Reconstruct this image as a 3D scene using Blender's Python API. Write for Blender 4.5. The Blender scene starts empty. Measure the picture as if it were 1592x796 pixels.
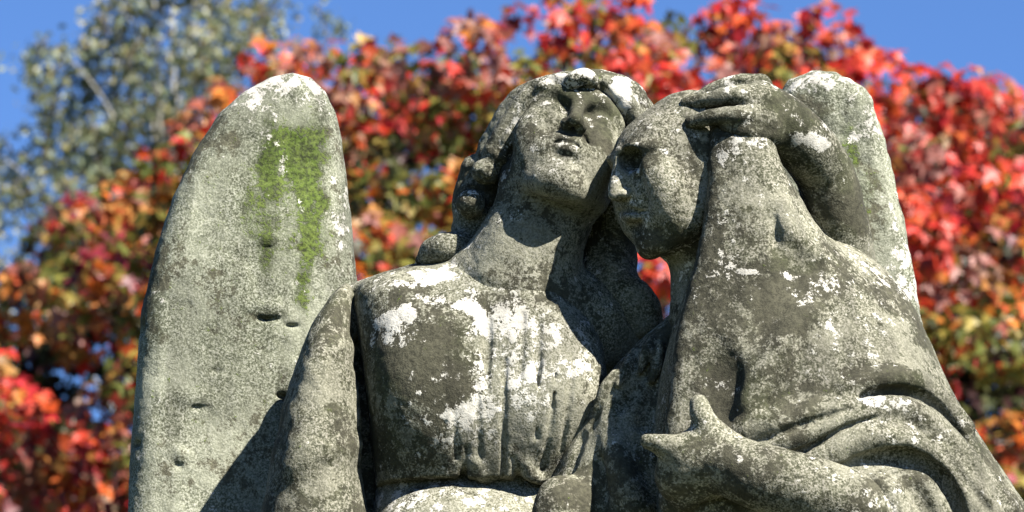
import bpy, math, random
import numpy as np
from mathutils import Vector, Matrix

random.seed(4)

# ------------------------------------------------------------------ camera, sky, sun, exposure
scene = bpy.context.scene
COL = scene.collection
R = math.radians
PITCH = R(15.0)
DIST = 7.0                    # metres from the lens to the statue
ZC = 3.4                      # height of the picture centre at the statue
CP, SP = math.cos(PITCH), math.sin(PITCH)

cam_data = bpy.data.cameras.new('camera')
cam = bpy.data.objects.new('camera', cam_data)
COL.objects.link(cam)
cam.location = (0, -DIST * CP, ZC - DIST * SP)
cam.rotation_euler = (math.pi / 2 + PITCH, 0, 0)
cam_data.sensor_width = 36.0
cam_data.lens = 36.0 * DIST / 1.592
cam_data.clip_start = 0.1
cam_data.clip_end = 5000
cam_data.dof.use_dof = True
cam_data.dof.focus_distance = DIST - 0.12
cam_data.dof.aperture_fstop = 9.0
scene.camera = cam

TO_SUN = Vector((0.50, -0.50, 0.71)).normalized()
SUN_EL = math.asin(TO_SUN.z)
SUN_AZ = math.atan2(TO_SUN.x, TO_SUN.y)
world = bpy.data.worlds.new('World')
scene.world = world
world.use_nodes = True
wn = world.node_tree.nodes
wl = world.node_tree.links
sky = wn.new('ShaderNodeTexSky')
sky.sky_type = 'NISHITA'
sky.sun_disc = False
sky.sun_elevation = SUN_EL
sky.sun_rotation = SUN_AZ
sky.altitude = 100
sky.air_density = 0.62
sky.dust_density = 0.0
sky.ozone_density = 10.0
wl.new(sky.outputs[0], wn['Background'].inputs[0])
wn['Background'].inputs[1].default_value = 0.05

sun_data = bpy.data.lights.new('sun', 'SUN')
sun_data.energy = 5.0
sun_data.angle = R(0.5)
sun_data.color = (1.0, 0.94, 0.84)
sun = bpy.data.objects.new('sun', sun_data)
COL.objects.link(sun)
sun.rotation_euler = TO_SUN.to_track_quat('Z', 'Y').to_euler()
sun.location = (6, -6, 14)

scene.view_settings.view_transform = 'Standard'
scene.view_settings.look = 'None'
scene.view_settings.gamma = 1.0
scene.view_settings.use_curve_mapping = False
scene.view_settings.exposure = 2.15

# ------------------------------------------------------------------ helpers
def at(px, py, d=0.0):
    """photo pixel -> millimetres from the picture centre, on the upright plane d mm in front of the statue's middle"""
    D = DIST * 1000
    u = 398.0 - py
    dy = D * CP - u * SP
    t = (D * CP - d) / dy
    return np.array([(px - 796.0) * t, -d, -D * SP + (D * SP + u * CP) * t])

def at_m(px, py, Y):
    """photo pixel -> world metres on the upright plane at depth Y"""
    p = at(px, py, -Y * 1000) / 1000
    return np.array([p[0], p[1], p[2] + ZC])

def link(o, parent=None):
    COL.objects.link(o)
    if parent is not None:
        o.parent = parent
    return o

def tag(o, label=None, cat=None, group=None, kind=None):
    if label: o['label'] = label
    if cat: o['category'] = cat
    if group: o['group'] = group
    if kind: o['kind'] = kind
    return o

# ------------------------------------------------------------------ carving toolkit: a distance field that is carved, then skinned
class Carving:
    def __init__(self, lo, hi, h):
        self.h = h
        self.lo = np.array(lo, float)
        n = np.ceil((np.array(hi) - self.lo) / h).astype(int) + 1
        self.n = n
        self.ax = [(self.lo[i] + h * np.arange(n[i])).astype(np.float32) for i in range(3)]
        self.D = np.full(tuple(n), 40.0, np.float32)

    def _sub(self, lo, hi, pad):
        sl = []
        for i in range(3):
            a = int(np.floor((lo[i] - pad - self.lo[i]) / self.h)); b = int(np.ceil((hi[i] + pad - self.lo[i]) / self.h)) + 1
            a = max(a, 0); b = min(b, self.n[i])
            if b <= a: return None, None
            sl.append(slice(a, b))
        X = self.ax[0][sl[0]][:, None, None]; Y = self.ax[1][sl[1]][None, :, None]; Z = self.ax[2][sl[2]][None, None, :]
        return tuple(sl), (X, Y, Z)

    def add(self, prim, k=0.0):
        f, lo, hi = prim
        sl, g = self._sub(lo, hi, 24 + k)
        if sl is None: return
        b = f(*g); a = self.D[sl]
        if k > 0:
            h = np.maximum(k - np.abs(a - b), 0) / k
            self.D[sl] = np.minimum(a, b) - h * h * k * 0.25
        else:
            self.D[sl] = np.minimum(a, b)

    def cut(self, prim, k=0.0):
        f, lo, hi = prim
        sl, g = self._sub(lo, hi, 6 + k)
        if sl is None: return
        b = -f(*g); a = self.D[sl]
        if k > 0:
            h = np.maximum(k - np.abs(a - b), 0) / k
            self.D[sl] = np.maximum(a, b) + h * h * k * 0.25
        else:
            self.D[sl] = np.maximum(a, b)

    def front(self, px, py, off=0.0, dmax=420, dmin=-250):
        """point on the carved surface as met from the front at a photo pixel, off mm in front of it"""
        d = np.arange(dmax, dmin, -1.0)
        p0 = at(px, py, dmax); p1 = at(px, py, dmin)
        t = (dmax - d) / (dmax - dmin)
        p = p0 + t[:, None] * (p1 - p0)
        g = np.rint((p - self.lo) / self.h).astype(int)
        ok = ((g >= 0) & (g < self.n)).all(1)
        v = np.full(len(d), 9.0)
        v[ok] = self.D[g[ok, 0], g[ok, 1], g[ok, 2]]
        hit = np.nonzero(v < 0)[0]
        dd = d[hit[0]] if len(hit) else 0.0
        return at(px, py, dd + off)

    def groove(self, pts, rad, k=10, off=0.0, n=4):
        self.cut(tube([self.front(x, y, off) for x, y in pts], rad, n), k)

    def ridge(self, pts, rad, k=20, off=0.0, n=4):
        self.add(tube([self.front(x, y, off) for x, y in pts], rad, n), k)

    def rough(self, amp, scale, seed, clip=None):
        m = np.abs(self.D) < 4 * self.h
        i, j, k = np.nonzero(m)
        v = vnoise(np.stack([self.ax[0][i], self.ax[1][j], self.ax[2][k]], 1) / scale, seed)
        if clip is not None:
            v = np.maximum(v - clip, 0)
        self.D[i, j, k] += amp * v

    def skin(self):
        D = self.D; h = self.h
        D[0] = D[-1] = 5; D[:, 0] = D[:, -1] = 5; D[:, :, 0] = D[:, :, -1] = 5
        ins = D < 0
        c = [(a, b, e) for a in (0, 1) for b in (0, 1) for e in (0, 1)]
        n0, n1, n2 = D.shape
        cnt = np.zeros((n0 - 1, n1 - 1, n2 - 1), np.int8)
        for a, b, e in c:
            cnt += ins[a:n0 - 1 + a, b:n1 - 1 + b, e:n2 - 1 + e]
        act = (cnt > 0) & (cnt < 8)
        I, J, K = np.nonzero(act)
        val = np.stack([D[I + a, J + b, K + e] for a, b, e in c], 1)
        acc = np.zeros((len(I), 3)); num = np.zeros(len(I))
        for p in range(8):
            for q in range(p + 1, 8):
                cp = np.array(c[p]); cq = np.array(c[q])
                if np.abs(cp - cq).sum() != 1: continue
                va, vb = val[:, p], val[:, q]
                m = (va < 0) != (vb < 0)
                t = np.where(m, va / np.where(m, va - vb, 1), 0)
                acc += m[:, None] * (cp + t[:, None] * (cq - cp)); num += m
        V = (np.stack([I, J, K], 1) + acc / num[:, None]) * h + self.lo
        idx = np.full(act.shape, -1, np.int32)
        idx[I, J, K] = np.arange(len(I))
        quads = []
        for ax in range(3):
            s0 = [slice(None)] * 3; s1 = [slice(None)] * 3
            s0[ax] = slice(0, -1); s1[ax] = slice(1, None)
            A = ins[tuple(s0)]; B = ins[tuple(s1)]
            o1, o2 = (ax + 1) % 3, (ax + 2) % 3
            for sgn in (0, 1):
                m = (A & ~B) if sgn == 0 else (~A & B)
                e = np.stack(np.nonzero(m), 1)
                ok = (e[:, o1] > 0) & (e[:, o2] > 0) & (e[:, o1] < D.shape[o1] - 1) & (e[:, o2] < D.shape[o2] - 1)
                e = e[ok]
                d1 = np.zeros(3, int); d1[o1] = 1
                d2 = np.zeros(3, int); d2[o2] = 1
                ring = [e - d1 - d2, e - d2, e, e - d1]
                q = np.stack([idx[r[:, 0], r[:, 1], r[:, 2]] for r in ring], 1)
                if sgn == 1: q = q[:, ::-1]
                quads.append(q)
        F = np.concatenate(quads)
        F = F[(F >= 0).all(1)]
        return V, F

_lat = {}
def vnoise(p, seed):
    """smooth value noise, about -1..1"""
    if seed not in _lat:
        _lat[seed] = np.random.RandomState(seed).uniform(-1, 1, (32, 32, 32)).astype(np.float32)
    L = _lat[seed]
    p = np.asarray(p); f = np.floor(p).astype(int); t = p - f
    t = t * t * (3 - 2 * t)
    f &= 31; g = (f + 1) & 31
    x0, y0, z0 = f.T; x1, y1, z1 = g.T
    tx, ty, tz = t.T
    a = L[x0, y0, z0] * (1 - tx) + L[x1, y0, z0] * tx
    b = L[x0, y1, z0] * (1 - tx) + L[x1, y1, z0] * tx
    c = L[x0, y0, z1] * (1 - tx) + L[x1, y0, z1] * tx
    d = L[x0, y1, z1] * (1 - tx) + L[x1, y1, z1] * tx
    return (a * (1 - ty) + b * ty) * (1 - tz) + (c * (1 - ty) + d * ty) * tz

def rot_axes(yaw=0, pitch=0, roll=0):
    """rows: right, forward, up of something that looks at the viewer; yaw>0 turns to the picture's right, pitch>0 looks up, roll>0 leans the top to the right"""
    y, p, r = R(yaw), R(pitch), R(roll)
    rt = Vector((1, 0, 0)); fw = Vector((0, -1, 0)); up = Vector((0, 0, 1))
    M = Matrix.Rotation(y, 3, 'Z') @ Matrix.Rotation(-p, 3, 'X') @ Matrix.Rotation(r, 3, 'Y')
    return np.array([list(M @ rt), list(M @ fw), list(M @ up)])

def ell(c, r, A=None):
    c = np.asarray(c, float); r = np.asarray(r, float) * np.ones(3)
    A = np.eye(3) if A is None else np.asarray(A)
    ext = np.sqrt(((A * r[:, None]) ** 2).sum(0))
    def f(X, Y, Z):
        x, y, z = X - c[0], Y - c[1], Z - c[2]
        u = [(A[i, 0] * x + A[i, 1] * y + A[i, 2] * z) / r[i] for i in range(3)]
        k0 = np.sqrt(u[0] ** 2 + u[1] ** 2 + u[2] ** 2)
        k1 = np.sqrt((u[0] / r[0]) ** 2 + (u[1] / r[1]) ** 2 + (u[2] / r[2]) ** 2) + 1e-9
        return (k0 * (k0 - 1) / k1).astype(np.float32)
    return f, c - ext, c + ext

def cap(a, b, ra, rb):
    return tube([a, b], [ra, rb], 1)

def spline(pts, rad, n=6, rmin=0.5):
    pts = np.asarray(pts, float); rad = np.asarray(rad, float) * np.ones(len(pts))
    if n <= 1 or len(pts) < 3: return pts, rad
    Q = np.column_stack([pts, rad])
    Q = np.vstack([2 * Q[0] - Q[1], Q, 2 * Q[-1] - Q[-2]])
    out = []
    for i in range(1, len(Q) - 2):
        for s in range(n):
            t = s / n
            out.append(0.5 * (2 * Q[i] + (Q[i + 1] - Q[i - 1]) * t + (2 * Q[i - 1] - 5 * Q[i] + 4 * Q[i + 1] - Q[i + 2]) * t * t + (3 * Q[i] - Q[i - 1] - 3 * Q[i + 1] + Q[i + 2]) * t ** 3))
    out.append(Q[-2])
    out = np.array(out)
    return out[:, :-1], np.maximum(out[:, -1], rmin)

def tube(pts, rad, n=5):
    p, r = spline(pts, rad, n)
    lo = (p - r[:, None]).min(0); hi = (p + r[:, None]).max(0)
    def f(X, Y, Z):
        best = None
        for i in range(len(p) - 1):
            a = p[i]; ab = p[i + 1] - a; L = float(ab @ ab) + 1e-9
            x, y, z = X - a[0], Y - a[1], Z - a[2]
            t = np.clip((x * ab[0] + y * ab[1] + z * ab[2]) / L, 0, 1)
            d = np.sqrt((x - t * ab[0]) ** 2 + (y - t * ab[1]) ** 2 + (z - t * ab[2]) ** 2) - (r[i] + t * (r[i + 1] - r[i]))
            best = d if best is None else np.minimum(best, d)
        return best.astype(np.float32)
    return f, lo, hi

def ptube(pp, rad, n=5):
    """tube through photo pixels with depths: (px, py, d)"""
    return tube([at(*q) for q in pp], rad, n)

def loft(rows, n=2.0, smooth=14.0, cap_k=0.0):
    """stack of oval sections; rows (py, left px, right px, depth of middle, half depth), top first"""
    Z, CX, AX, DC, HD = [], [], [], [], []
    for py, xl, xr, dc, hd in rows:
        l = at(xl, py, dc); r = at(xr, py, dc)
        Z.append(l[2]); CX.append((l[0] + r[0]) / 2); AX.append((r[0] - l[0]) / 2); DC.append(-dc); HD.append(hd)
    Z = np.array(Z); o = np.argsort(Z); Z = Z[o]
    tabs = [np.array(t)[o] for t in (CX, AX, DC, HD)]
    zz = np.arange(Z[0] - 60, Z[-1] + 60, 1.0)
    tabs = [np.interp(zz, Z, t) for t in tabs]
    if smooth > 0:
        w = np.exp(-0.5 * (np.arange(-40, 41) / smooth) ** 2); w /= w.sum()
        tabs = [np.convolve(np.pad(t, 40, 'edge'), w, 'valid') for t in tabs]
    lo = np.array([(tabs[0] - tabs[1]).min(), (tabs[2] - tabs[3]).min(), Z[0]])
    hi = np.array([(tabs[0] + tabs[1]).max(), (tabs[2] + tabs[3]).max(), Z[-1]])
    def f(X, Y, Zg):
        z = Zg.ravel()
        cx, a, cy, b = [np.interp(z, zz, t)[None, None, :] for t in tabs]
        u = np.abs((X - cx) / a); v = np.abs((Y - cy) / b)
        q = (u ** n + v ** n) ** (1.0 / n)
        k0 = np.sqrt(u * u + v * v); k1 = np.sqrt((u / a) ** 2 + (v / b) ** 2) + 1e-9
        d = (q - 1) * k0 / k1
        d = np.where(q < 0.3, -0.7 * np.minimum(a, b), d)
        e = np.maximum(Zg - Z[-1], Z[0] - Zg)
        if cap_k > 0:
            h = np.maximum(cap_k - np.abs(d - e), 0) / cap_k
            return (np.maximum(d, e) + h * h * cap_k * 0.25).astype(np.float32)
        return np.maximum(d, e).astype(np.float32)
    return f, lo, hi

def slab(poly, d, half, rnd, tilt=0.0, bulge=0.0, lean=0.0):
    """thick rounded plate with a traced outline; tilt: depth change across x, lean: depth change up"""
    pts = np.array([at(x, y, d)[[0, 2]] for x, y in poly])
    c0 = pts.mean(0)
    lo = np.array([pts[:, 0].min(), -d - half - 140, pts[:, 1].min()]); hi = np.array([pts[:, 0].max(), -d + half + 140, pts[:, 1].max()])
    def f(X, Y, Z):
        x = X[:, :, 0]; z = Z[0, 0, :][None, :]
        x = x.reshape(-1, 1)
        dist = np.full((x.shape[0], z.shape[1]), 1e9); s = np.ones_like(dist)
        m = len(pts)
        for i in range(m):
            a = pts[i]; b = pts[i - 1]
            ex, ez = b - a
            wx, wz = x - a[0], z - a[1]
            t = np.clip((wx * ex + wz * ez) / (ex * ex + ez * ez), 0, 1)
            dist = np.minimum(dist, (wx - ex * t) ** 2 + (wz - ez * t) ** 2)
            c1 = z >= a[1]; c2 = z < b[1]; c3 = ex * wz > ez * wx
            flip = (c1 & c2 & c3) | (~c1 & ~c2 & ~c3)
            s = np.where(flip, -s, s)
        d2 = (s * np.sqrt(dist))
        yc = -d + tilt * (x - c0[0]) + lean * (z - c0[1])
        inner = np.clip(-d2, 0, 120) / 120.0
        hh = half * (0.72 + 0.28 * np.sqrt(1 - (1 - inner) ** 2)) + bulge * inner
        d2 = d2[:, None, :]; yc = yc[:, None, :]; hh = hh[:, None, :]
        w1 = d2 + rnd; w2 = np.abs(Y - yc) - hh + rnd
        k = rnd * 0.6
        hk = np.maximum(k - np.abs(w1 - w2), 0) / k
        return (np.minimum(np.maximum(w1, w2), 0) + np.sqrt(np.maximum(w1, 0) ** 2 + np.maximum(w2, 0) ** 2) - rnd).astype(np.float32)
    return f, lo, hi

def grow(name, carving, mat, parent, stains_shade=(), base=(0, 0, 0)):
    V, F = carving.skin()
    me = bpy.data.meshes.new(name)
    me.vertices.add(len(V)); me.loops.add(F.size); me.polygons.add(len(F))
    W = V * 0.001; W[:, 2] += ZC
    me.vertices.foreach_set('co', W.astype(np.float32).ravel())
    me.loops.foreach_set('vertex_index', F.astype(np.int32).ravel())
    me.polygons.foreach_set('loop_start', np.arange(0, F.size, 4, dtype=np.int32))
    me.polygons.foreach_set('use_smooth', np.ones(len(F), bool))
    me.update(calc_edges=True)
    # stains: weathering that belongs to the stone (white crust, dark algae, green moss) and a little painted shade, each with a place of its own
    C = np.zeros((len(V), 4), np.float32); C[:, 3] = 1
    C[:, :3] = 0.5 + np.array(base) * 0.5
    wob = np.stack([vnoise(V / 28.0, 71 + i) for i in range(3)], 1) * 14
    for ch, p, rad, amt in stains_shade:
        rad = np.asarray(rad, float) * np.ones(3)
        q = np.sqrt((((V + wob) - at(*p)) ** 2 / rad ** 2).sum(1))
        w = np.clip((1.3 - q) / 0.9, 0, 1)
        C[:, ch] += amt * 0.5 * w * w * (3 - 2 * w)
    ca = me.attributes.new('stain_shade', 'FLOAT_COLOR', 'POINT')
    ca.data.foreach_set('color', np.clip(C, 0, 1).ravel())
    me.materials.append(mat)
    o = bpy.data.objects.new(name, me)
    return link(o, parent)

# ------------------------------------------------------------------ stone
def N(nt, kind, **kw):
    n = nt.nodes.new(kind)
    for k, v in kw.items():
        setattr(n, k, v)
    return n

def make_stone(name, pale=(0.185, 0.18, 0.15), mid=(0.086, 0.087, 0.060), dark=(0.032, 0.0325, 0.022), olive=(0.026, 0.028, 0.0145), brown=(0.031, 0.030, 0.020),
               crust=(0.37, 0.36, 0.325), moss=(0.042, 0.068, 0.005), grain=1.0, white=0.0, algae=0.0, up=0.07):
    m = bpy.data.materials.new(name); m.use_nodes = True
    nt = m.node_tree; L = nt.links.new
    for n in list(nt.nodes): nt.nodes.remove(n)
    out = N(nt, 'ShaderNodeOutputMaterial'); bs = N(nt, 'ShaderNodeBsdfPrincipled')
    bs.inputs['Roughness'].default_value = 0.92
    bs.inputs['Specular IOR Level'].default_value = 0.18
    L(bs.outputs[0], out.inputs[0])
    tc = N(nt, 'ShaderNodeTexCoord'); P = tc.outputs['Object']
    def noise(scale, detail=3, rough=0.6, dist=0.0):
        n = N(nt, 'ShaderNodeTexNoise'); n.inputs['Scale'].default_value = scale; n.inputs['Detail'].default_value = detail
        n.inputs['Roughness'].default_value = rough; n.inputs['Distortion'].default_value = dist
        L(P, n.inputs['Vector']); return n.outputs['Fac']
    def mth(op, a, b=None, c=None, clamp=False):
        n = N(nt, 'ShaderNodeMath', operation=op, use_clamp=clamp)
        for i, v in enumerate((a, b, c)):
            if v is None: continue
            if isinstance(v, (int, float)): n.inputs[i].default_value = v
            else: L(v, n.inputs[i])
        return n.outputs[0]
    def step(v, lo, hi):
        n = N(nt, 'ShaderNodeMapRange', interpolation_type='SMOOTHSTEP')
        n.inputs['From Min'].default_value = lo; n.inputs['From Max'].default_value = hi
        L(v, n.inputs['Value']); return n.outputs[0]
    def mix(f, a, b):
        n = N(nt, 'ShaderNodeMix', data_type='RGBA')
        L(f, n.inputs[0])
        for i, v in ((6, a), (7, b)):
            if isinstance(v, tuple): n.inputs[i].default_value = (*v, 1)
            else: L(v, n.inputs[i])
        return n.outputs[2]
    st = N(nt, 'ShaderNodeAttribute', attribute_name='stain_shade'); sep = N(nt, 'ShaderNodeSeparateColor'); L(st.outputs['Color'], sep.inputs[0])
    bias = [mth('MULTIPLY_ADD', sep.outputs[i], 2.0, -1.0) for i in range(3)]
    geo = N(nt, 'ShaderNodeNewGeometry'); sx = N(nt, 'ShaderNodeSeparateXYZ'); L(geo.outputs['Normal'], sx.inputs[0])
    nz = sx.outputs['Z']
    fine = noise(330 * grain, 2, 0.6)
    fine2 = noise(150 * grain, 4, 0.75)
    med = noise(42, 5, 0.65)
    big = noise(9, 4, 0.6)
    def total(terms, const=0.0):
        v = None
        for src, w in terms:
            t = mth('MULTIPLY_ADD', src, w, -0.5 * w)
            v = t if v is None else mth('ADD', v, t)
        return mth('ADD', v, const)
    # grain of the bare stone: pale crystals, dark pits
    g = mth('ADD', total([(fine, 0.75), (fine2, 0.45)]), mth('MULTIPLY', bias[1], -0.14))
    c1 = mix(step(g, -0.12, 0.02), dark, mid)
    c1 = mix(step(g, -0.01, 0.11), c1, pale)
    mean = tuple(0.55 * m_ + 0.35 * p_ for m_, p_ in zip(mid, pale))
    c1 = mix(mth('MULTIPLY', step(noise(11, 4, 0.6), 0.40, 0.62), 0.6), c1, mean)
    # olive algae film, also carrying the painted shade, with the grain showing through
    av = mth('ADD', total([(big, 1.2), (med, 0.9), (fine2, -0.6), (fine, -0.25)], algae), mth('MULTIPLY', bias[1], 0.4))
    am = step(av, -0.06, 0.09)
    def film(c): return mix(step(fine2, 0.36, 0.62), tuple(v * 0.68 for v in c), tuple(v * 1.3 for v in c))
    ol = mix(step(big, 0.42, 0.58), film(olive), film(brown))
    c2 = mix(mth('MULTIPLY', am, 0.94), c1, ol)
    # green moss
    mv = mth('ADD', total([(med, 0.8), (fine2, 0.9), (fine, 0.5)], -0.22), mth('MULTIPLY', bias[2], 0.5))
    mm = step(mv, 0.0, 0.09)
    mc = mix(step(fine2, 0.38, 0.62), tuple(v * 0.3 for v in moss), moss)
    mc = mix(step(med, 0.40, 0.62), mc, mix(step(fine2, 0.36, 0.64), (0.012, 0.017, 0.004), (0.055, 0.078, 0.010)))
    c3 = mix(mth('MAXIMUM', mth('MULTIPLY', mm, 0.92), mth('MULTIPLY', step(bias[2], 0.0, 0.5), 0.35)), c2, mc)
    # white crust lichen: ragged islands that like the tops
    wv = mth('ADD', total([(noise(26, 7, 0.72), 0.95), (noise(7, 2, 0.5), 0.7), (fine2, 0.65), (fine, 0.45)], white - 0.11), mth('MULTIPLY', nz, up))
    vo = N(nt, 'ShaderNodeTexVoronoi'); vo.inputs['Scale'].default_value = 44; vo.inputs['Detail'].default_value = 2; L(P, vo.inputs['Vector'])
    wv = mth('ADD', wv, mth('MULTIPLY_ADD', vo.outputs['Distance'], -0.42, 0.295))      # rounded colonies
    wv = mth('ADD', wv, mth('MULTIPLY', bias[0], 0.62))
    wm = step(wv, -0.02, 0.10)
    wc = mix(step(fine2, 0.3, 0.6), tuple(v * 0.66 for v in crust), crust)
    wc = mix(step(med, 0.35, 0.65), tuple(v * 0.75 for v in crust), wc)
    c4 = mix(wm, c3, wc)
    mp = N(nt, 'ShaderNodeMapping'); mp.inputs['Scale'].default_value = (34, 34, 3.0); L(P, mp.inputs['Vector'])
    rn = N(nt, 'ShaderNodeTexNoise'); rn.inputs['Scale'].default_value = 1.0; rn.inputs['Detail'].default_value = 4; L(mp.outputs[0], rn.inputs['Vector'])
    tone = mth('ADD', mth('MULTIPLY', step(noise(5.5, 3, 0.55), 0.36, 0.64), 0.42), mth('MULTIPLY', step(rn.outputs['Fac'], 0.36, 0.6), 0.30))
    tone = mth('ADD', tone, 0.62)
    vm = N(nt, 'ShaderNodeVectorMath', operation='SCALE'); L(c4, vm.inputs[0]); L(tone, vm.inputs['Scale'])
    c4 = vm.outputs[0]
    L(c4, bs.inputs['Base Color'])
    # relief
    hgt = mth('ADD', mth('MULTIPLY', fine, 0.5), mth('MULTIPLY', fine2, 0.9))
    hgt = mth('ADD', hgt, mth('MULTIPLY', wm, 0.22))
    hgt = mth('ADD', hgt, mth('MULTIPLY', mm, 0.5))
    bp = N(nt, 'ShaderNodeBump'); bp.inputs['Strength'].default_value = 0.75; bp.inputs['Distance'].default_value = 0.0022
    L(hgt, bp.inputs['Height']); L(bp.outputs[0], bs.inputs['Normal'])
    return m

M_ANGEL = make_stone('angel_stone', white=0.0, algae=-0.02)
M_WING = make_stone('wing_stone', white=-0.09, algae=-0.17, olive=(0.042, 0.046, 0.026), brown=(0.048, 0.046, 0.031), pale=(0.205, 0.207, 0.172), mid=(0.100, 0.107, 0.076), dark=(0.038, 0.041, 0.027))
M_MOURNER = make_stone('mourner_stone', white=-0.05, algae=-0.02, pale=(0.185, 0.176, 0.147))

# ------------------------------------------------------------------ the statue
statue = link(bpy.data.objects.new('angel_statue', None))
tag(statue, 'weathered lichen-spotted stone statue of a winged angel holding a veiled mourning woman', 'statue')

def box_px(x0, y0, x1, y1, d0, d1):
    c = [at(x, y, d) for x in (x0, x1) for y in (y0, y1) for d in (d0, d1)]
    return np.min(c, 0), np.max(c, 0)

def carve_head(cv, C, A, H, gaze=0.0, fold=1.0, chin=0.0, cheek=0.0, skull=(-0.07, 0.13, 0.325, 0.40, 0.365), brow=(0.13, 0.10, 0.275, 0.235, 0.27), deep=0.0, nose=1.0, ridge=1.0, inner=1.0, lip=1.0, lid=1.0, sock=1.0, jaw=1.0):
    """a head with face; local x right, y forward, z up, in head heights; chin at -0.5, crown at +0.5"""
    def p(x, y, z): return C + H * (x * A[0] + y * A[1] + z * A[2])
    def E(x, y, z, rx, ry, rz, k, cut=False):
        q = ell(p(x, y, z), np.array([rx, ry, rz]) * H, A)
        (cv.cut if cut else cv.add)(q, k * H)
    def T(pts, rad, k, cut=False, n=4):
        q = tube([p(*v) for v in pts], np.array(rad) * H, n)
        (cv.cut if cut else cv.add)(q, k * H)
    E(0, *skull, 0)                 # skull
    E(0, *brow, 0.08)               # forehead
    E(0, 0.13, -0.12, 0.245, 0.225, 0.27, 0.08)              # face mass
    for s in (-1, 1):
        T([(s * 0.25 * jaw, -0.05, -0.11), (s * 0.215 * jaw, 0.03, -0.30 + (1 - jaw) * 0.25), (s * 0.07, 0.235, -0.425)], [0.075, 0.085 * jaw, 0.075], 0.10)   # jaw
        E(s * 0.175, 0.225, -0.075, 0.085, 0.085, 0.075, 0.10)   # cheekbone
        E(s * 0.145, 0.20 + cheek * 0.5, -0.19, 0.09 + cheek, 0.09, 0.12, 0.12)        # cheek
    E(0, 0.265 + chin, -0.415, 0.075, 0.07, 0.07, 0.08)             # chin
    E(0, 0.255, -0.255, 0.125, 0.10, 0.095, 0.08)            # muzzle
    for s in (-1, 1):
        E(s * (0.135 - (1 - sock) * 0.08), 0.385 - deep, 0.015, 0.092 * sock, 0.075 + deep, 0.052 + deep * 0.5, 0.07, True)   # eye socket
        E(s * 0.065, 0.375, 0.02, 0.04 * inner, 0.06 * inner, 0.045 * inner, 0.04, True)      # inner corner
    for s in (-1, 1):
        T([(s * 0.045, 0.345, 0.085), (s * 0.13, 0.345, 0.115), (s * 0.235, 0.245, 0.085)], [0.022 * ridge, 0.03 * ridge, 0.025 * ridge], 0.06)   # brow
        E(s * 0.135, 0.262 - deep, 0.005, 0.078, 0.066, 0.062, 0.015)        # eyeball under its lid
        if lid > 0: T([(s * 0.07, 0.315, -0.005), (s * 0.135, 0.333, -0.012 + gaze), (s * 0.205, 0.285, -0.005)], np.array([0.007, 0.008, 0.006]) * lid, 0.01, True)  # lid line
        if lid > 0: T([(s * 0.065, 0.318, 0.03), (s * 0.135, 0.333, 0.05), (s * 0.212, 0.28, 0.025)], np.array([0.006, 0.007, 0.005]) * lid, 0.012, True)    # lid fold
        T([(s * 0.07, 0.310, -0.03), (s * 0.135, 0.322, -0.05), (s * 0.20, 0.275, -0.03)], [0.012, 0.014, 0.012], 0.03)          # lower lid
    T([(0, 0.325, 0.10), (0, 0.36, 0.02), (0, 0.405, -0.07), (0, 0.43, -0.125)], [0.036 * nose, 0.030 * nose, 0.032 * nose, 0.038], 0.04)            # nose
    for s in (-1, 1):
        E(s * 0.043, 0.385, -0.135, 0.028, 0.040, 0.026, 0.025)         # nostril wing
    for s in (-1, 1):
        E(s * 0.026, 0.405, -0.163, 0.015, 0.026, 0.016, 0.006, True) # nostril
    T([(0, 0.372, -0.175), (0, 0.368, -0.20)], [0.007, 0.009], 0.03, True)                       # philtrum
    T([(-0.085, 0.312, -0.236), (-0.035, 0.352, -0.213), (0, 0.358, -0.219), (0.035, 0.352, -0.213), (0.085, 0.312, -0.236)], np.array([0.012, 0.022, 0.02, 0.022, 0.012]) * lip, 0.03)
    T([(-0.075, 0.315, -0.252), (0, 0.348, -0.272), (0.075, 0.315, -0.252)], np.array([0.012, 0.028, 0.012]) * lip, 0.035)
    T([(-0.105, 0.31, -0.262), (-0.05, 0.36, -0.240), (0, 0.372, -0.240), (0.05, 0.36, -0.240), (0.105, 0.31, -0.262)], [0.007, 0.010, 0.010, 0.010, 0.007], 0.008, True)
    T([(-0.05, 0.335, -0.315), (0, 0.345, -0.32), (0.05, 0.335, -0.315)], np.array([0.016, 0.02, 0.016]) * lip * lip, 0.05, True)    # under the lip
    for s in ((-1, 1) if fold > 0 else ()):
        T([(s * 0.07, 0.335, -0.145), (s * 0.11, 0.31, -0.20), (s * 0.125, 0.285, -0.245)], [0.005 * fold, 0.007 * fold, 0.005 * fold], 0.05, True)   # cheek fold
    return p

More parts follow.
